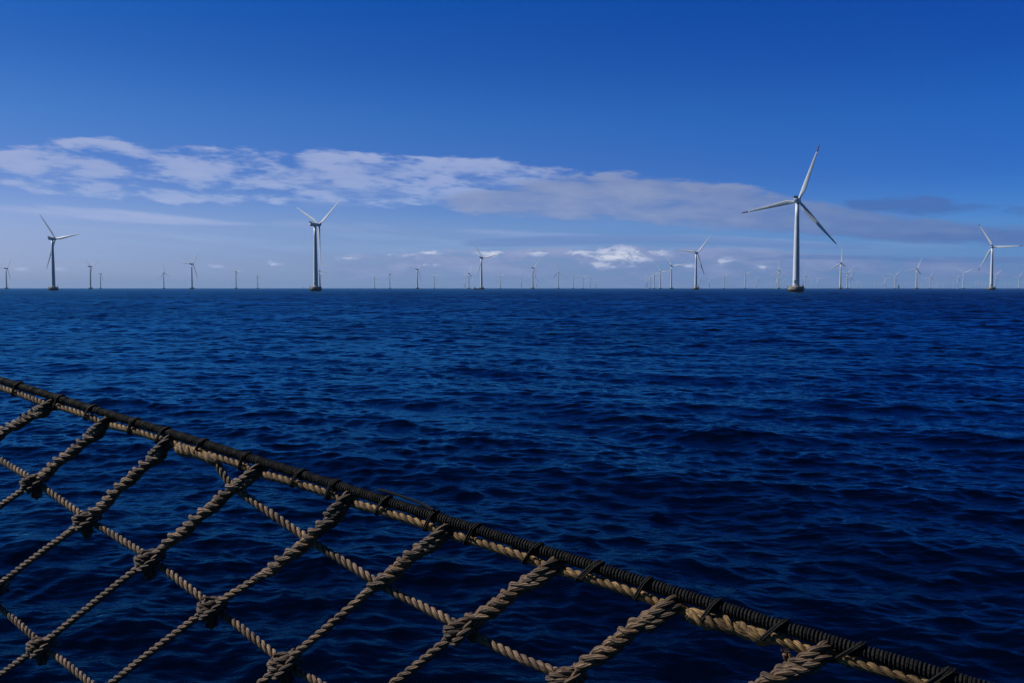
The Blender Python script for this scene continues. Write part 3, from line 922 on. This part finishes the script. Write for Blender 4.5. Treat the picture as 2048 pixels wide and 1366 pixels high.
CROSS = {
 'A': ([(98, 818), (50, 838), (0, 868), (-70, 912)], 1.0),
 'B': ([(206, 857), (140, 906), (70, 962), (0, 1012), (-70, 1062)], .46),
 'C': ([(331, 899), (255, 962), (175, 1037), (85, 1103), (0, 1167), (-70, 1218)], .43),
 'D': ([(506, 946), (455, 987), (395, 1037), (300, 1117), (230, 1172), (160, 1228), (82, 1290), (0, 1350), (-60, 1395)], .27),
 'E': ([(686, 1016), (622, 1075), (540, 1140), (425, 1213), (320, 1290), (215, 1372), (160, 1412)], .26),
 'F': ([(882, 1069), (800, 1132), (755, 1168), (660, 1250), (570, 1326), (515, 1372), (470, 1412)], .31),
 'G': ([(1097, 1137), (1010, 1197), (925, 1256), (850, 1318), (780, 1372), (730, 1412)], .45),
 'H': ([(1336, 1209), (1240, 1278), (1180, 1320), (1135, 1355), (1050, 1420)], .60),
 'I': ([(1637, 1313), (1580, 1343), (1520, 1374), (1440, 1425)], 1.0),
}
def cut(pts, f0, f1):
    c, s = smooth_path(pts, .01)
    u = s / s[-1]
    us = np.linspace(f0, f1, max(4, int(14 * (f1 - f0)) + 3))
    return [Vector([float(np.interp(q, u, c[:, k])) for k in range(3)]) for q in us]
for i, (key, (pl, fs)) in enumerate(CROSS.items()):
    pts = [P(x, y, .45) for x, y in pl]
    mb = MB()
    if fs < 1.0:
        rope(mb, cut(pts, max(0, fs - .06), 1.0), D * .98, 3.9, phase=i * .8)
    else:
        rope(mb, cut(pts, .5, 1.0), D * .98, 3.9, phase=i * .8)
    cr = netpart('cross_rope', mb, M_cross)
    mb = MB(); splice(mb, cut(pts, 0.0, min(1.0, fs + .03)), D * 1.0, phase=i * .7, taper=(.03, .2 if fs < 1 else .02))
    netpart('splice', mb, M_cross, cr)
    # the eye turned round the edge rope
    ax = ATT[key]
    p0 = P(*rope_px(ax, 4.5))
    cvec = (P(*pl[1]) - P(*pl[0])).normalized()
    nvec = (Vector((0, 0, CAM_H)) - p0).normalized()
    nvec = (nvec - cvec * nvec.dot(cvec)).normalized()
    E_ = D * 1.06
    mb = MB()
    side_ = cvec.cross(nvec)
    for off, ph in ((-.32, .2), (.36, 1.4)):
        so = side_ * off * E_
        rope(mb, [p0 + so + cvec * 2.9 * E_ + nvec * .35 * E_, p0 + so + cvec * 1.7 * E_ + nvec * .75 * E_, p0 + so + cvec * .55 * E_ + nvec * 1.0 * E_, p0 + so - cvec * .45 * E_ + nvec * .78 * E_, p0 + so - cvec * .95 * E_,
                  p0 + so - cvec * .5 * E_ - nvec * .9 * E_, p0 + so + cvec * .7 * E_ - nvec * .85 * E_, p0 + so + cvec * 2.2 * E_ - nvec * .1 * E_], E_ * .92, 3.4, phase=ph + i)
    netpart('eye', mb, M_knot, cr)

# knots where the ropes cross
KNOTS = [(70, 962, 1.0), (175, 1037, 1.0), (300, 1117, 1.05), (425, 1213, 1.0), (570, 1326, 1.05), (84, 1290, 1.05), (925, 1256, 1.0), (1135, 1356, 1.0), (-10, 1180, 1.0)]
for i, (kx, ky, ks) in enumerate(KNOTS):
    o = P(kx, ky, .1)
    nv_ = (Vector((0, 0, CAM_H)) - o).normalized()
    xv = Vector((1, 0, 0)); xv = (xv - nv_ * xv.dot(nv_)).normalized()
    yv = nv_.cross(xv)
    tl = R(10 + random.uniform(-8, 10))
    X_ = xv * cos(tl) + yv * sin(tl); Y_ = yv * cos(tl) - xv * sin(tl)
    u_ = D * ks
    def K(x, y, n): return o + (X_ * x + Y_ * y + nv_ * n) * u_
    mb = MB()
    loops = []
    nturn = 2.3
    for k in range(int(nturn * 12) + 1):
        ph = -2.4 + 2 * pi * k / 12
        q = k / (nturn * 12)
        loops.append(K(1.55 * cos(ph) * (1 + .06 * sin(3 * q + i)), .75 - 1.35 * q + .12 * sin(ph + i), 1.2 * sin(ph) + .1))
    rope(mb, loops, u_ * .98, 3.2, phase=i * .6)
    # the standing part carried over the turns, and the bight hanging below
    rope(mb, [K(1.1, .9, -.3), K(1.0, .2, 1.5), K(.1, -.5, 1.75), K(-.8, -1.0, 1.35), K(-1.3, -1.25, .4)], u_ * .95, 3.2, phase=i + .3)
    if i != 6 and i != 7:
        rope(mb, [K(-.1, -.5, 1.2), K(-.3, -1.3, 1.0), K(-.55, -2.0, .7), K(-.15, -2.35, .2), K(.3, -2.0, -.3), K(.3, -1.4, -.7), K(.2, -.4, -.9)], u_ * .92, 3.2, phase=i * 1.7)
    else:
        rope(mb, [K(.6, -.3, 1.0), K(.75, -.9, .7), K(.8, -1.3, .1), K(.6, -.8, -.8)], u_ * .92, 3.2, phase=i * 1.7)
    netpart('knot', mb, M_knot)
# loose frayed end near the right-hand eye
mb = MB()
rope(mb, [P(1588, 1330, .1), P(1578, 1318, .1), P(1571, 1306, .2)], D * .8, 3.0, phase=.2)
for k in range(16):
    p0 = P(1571 + random.uniform(-4, 4), 1308, .2 + random.uniform(-.2, .2)); p1 = p0 + Vector((random.uniform(-.010, .006), random.uniform(-.006, .006), random.uniform(.004, .012)))
    tube(mb, smooth_path([p0, (p0 + p1) / 2, p1], .004)[0], .0008, 4)
netpart('frayed_rope_end', mb, M_cross)

# ------------------------------------------------------------------ haze over the water
hz = MB().box(-23500, 23500, -23500, 23500, -2.5, 135).mesh('haze', [], False)
hm = bpy.data.materials.new('haze_air'); hm.use_nodes = True
ht = NT(hm.node_tree); hm.node_tree.nodes.clear()
ho = ht.n('ShaderNodeOutputMaterial'); hv = ht.n('ShaderNodeVolumePrincipled')
hv.inputs['Color'].default_value = (.42, .67, 1.0, 1)
hv.inputs['Density'].default_value = 4.2e-5
hv.inputs['Anisotropy'].default_value = .1
ht.put(ho.inputs['Volume'], hv.outputs[0])
hz.materials.append(hm)
tag(link('haze', hz), kind='stuff')
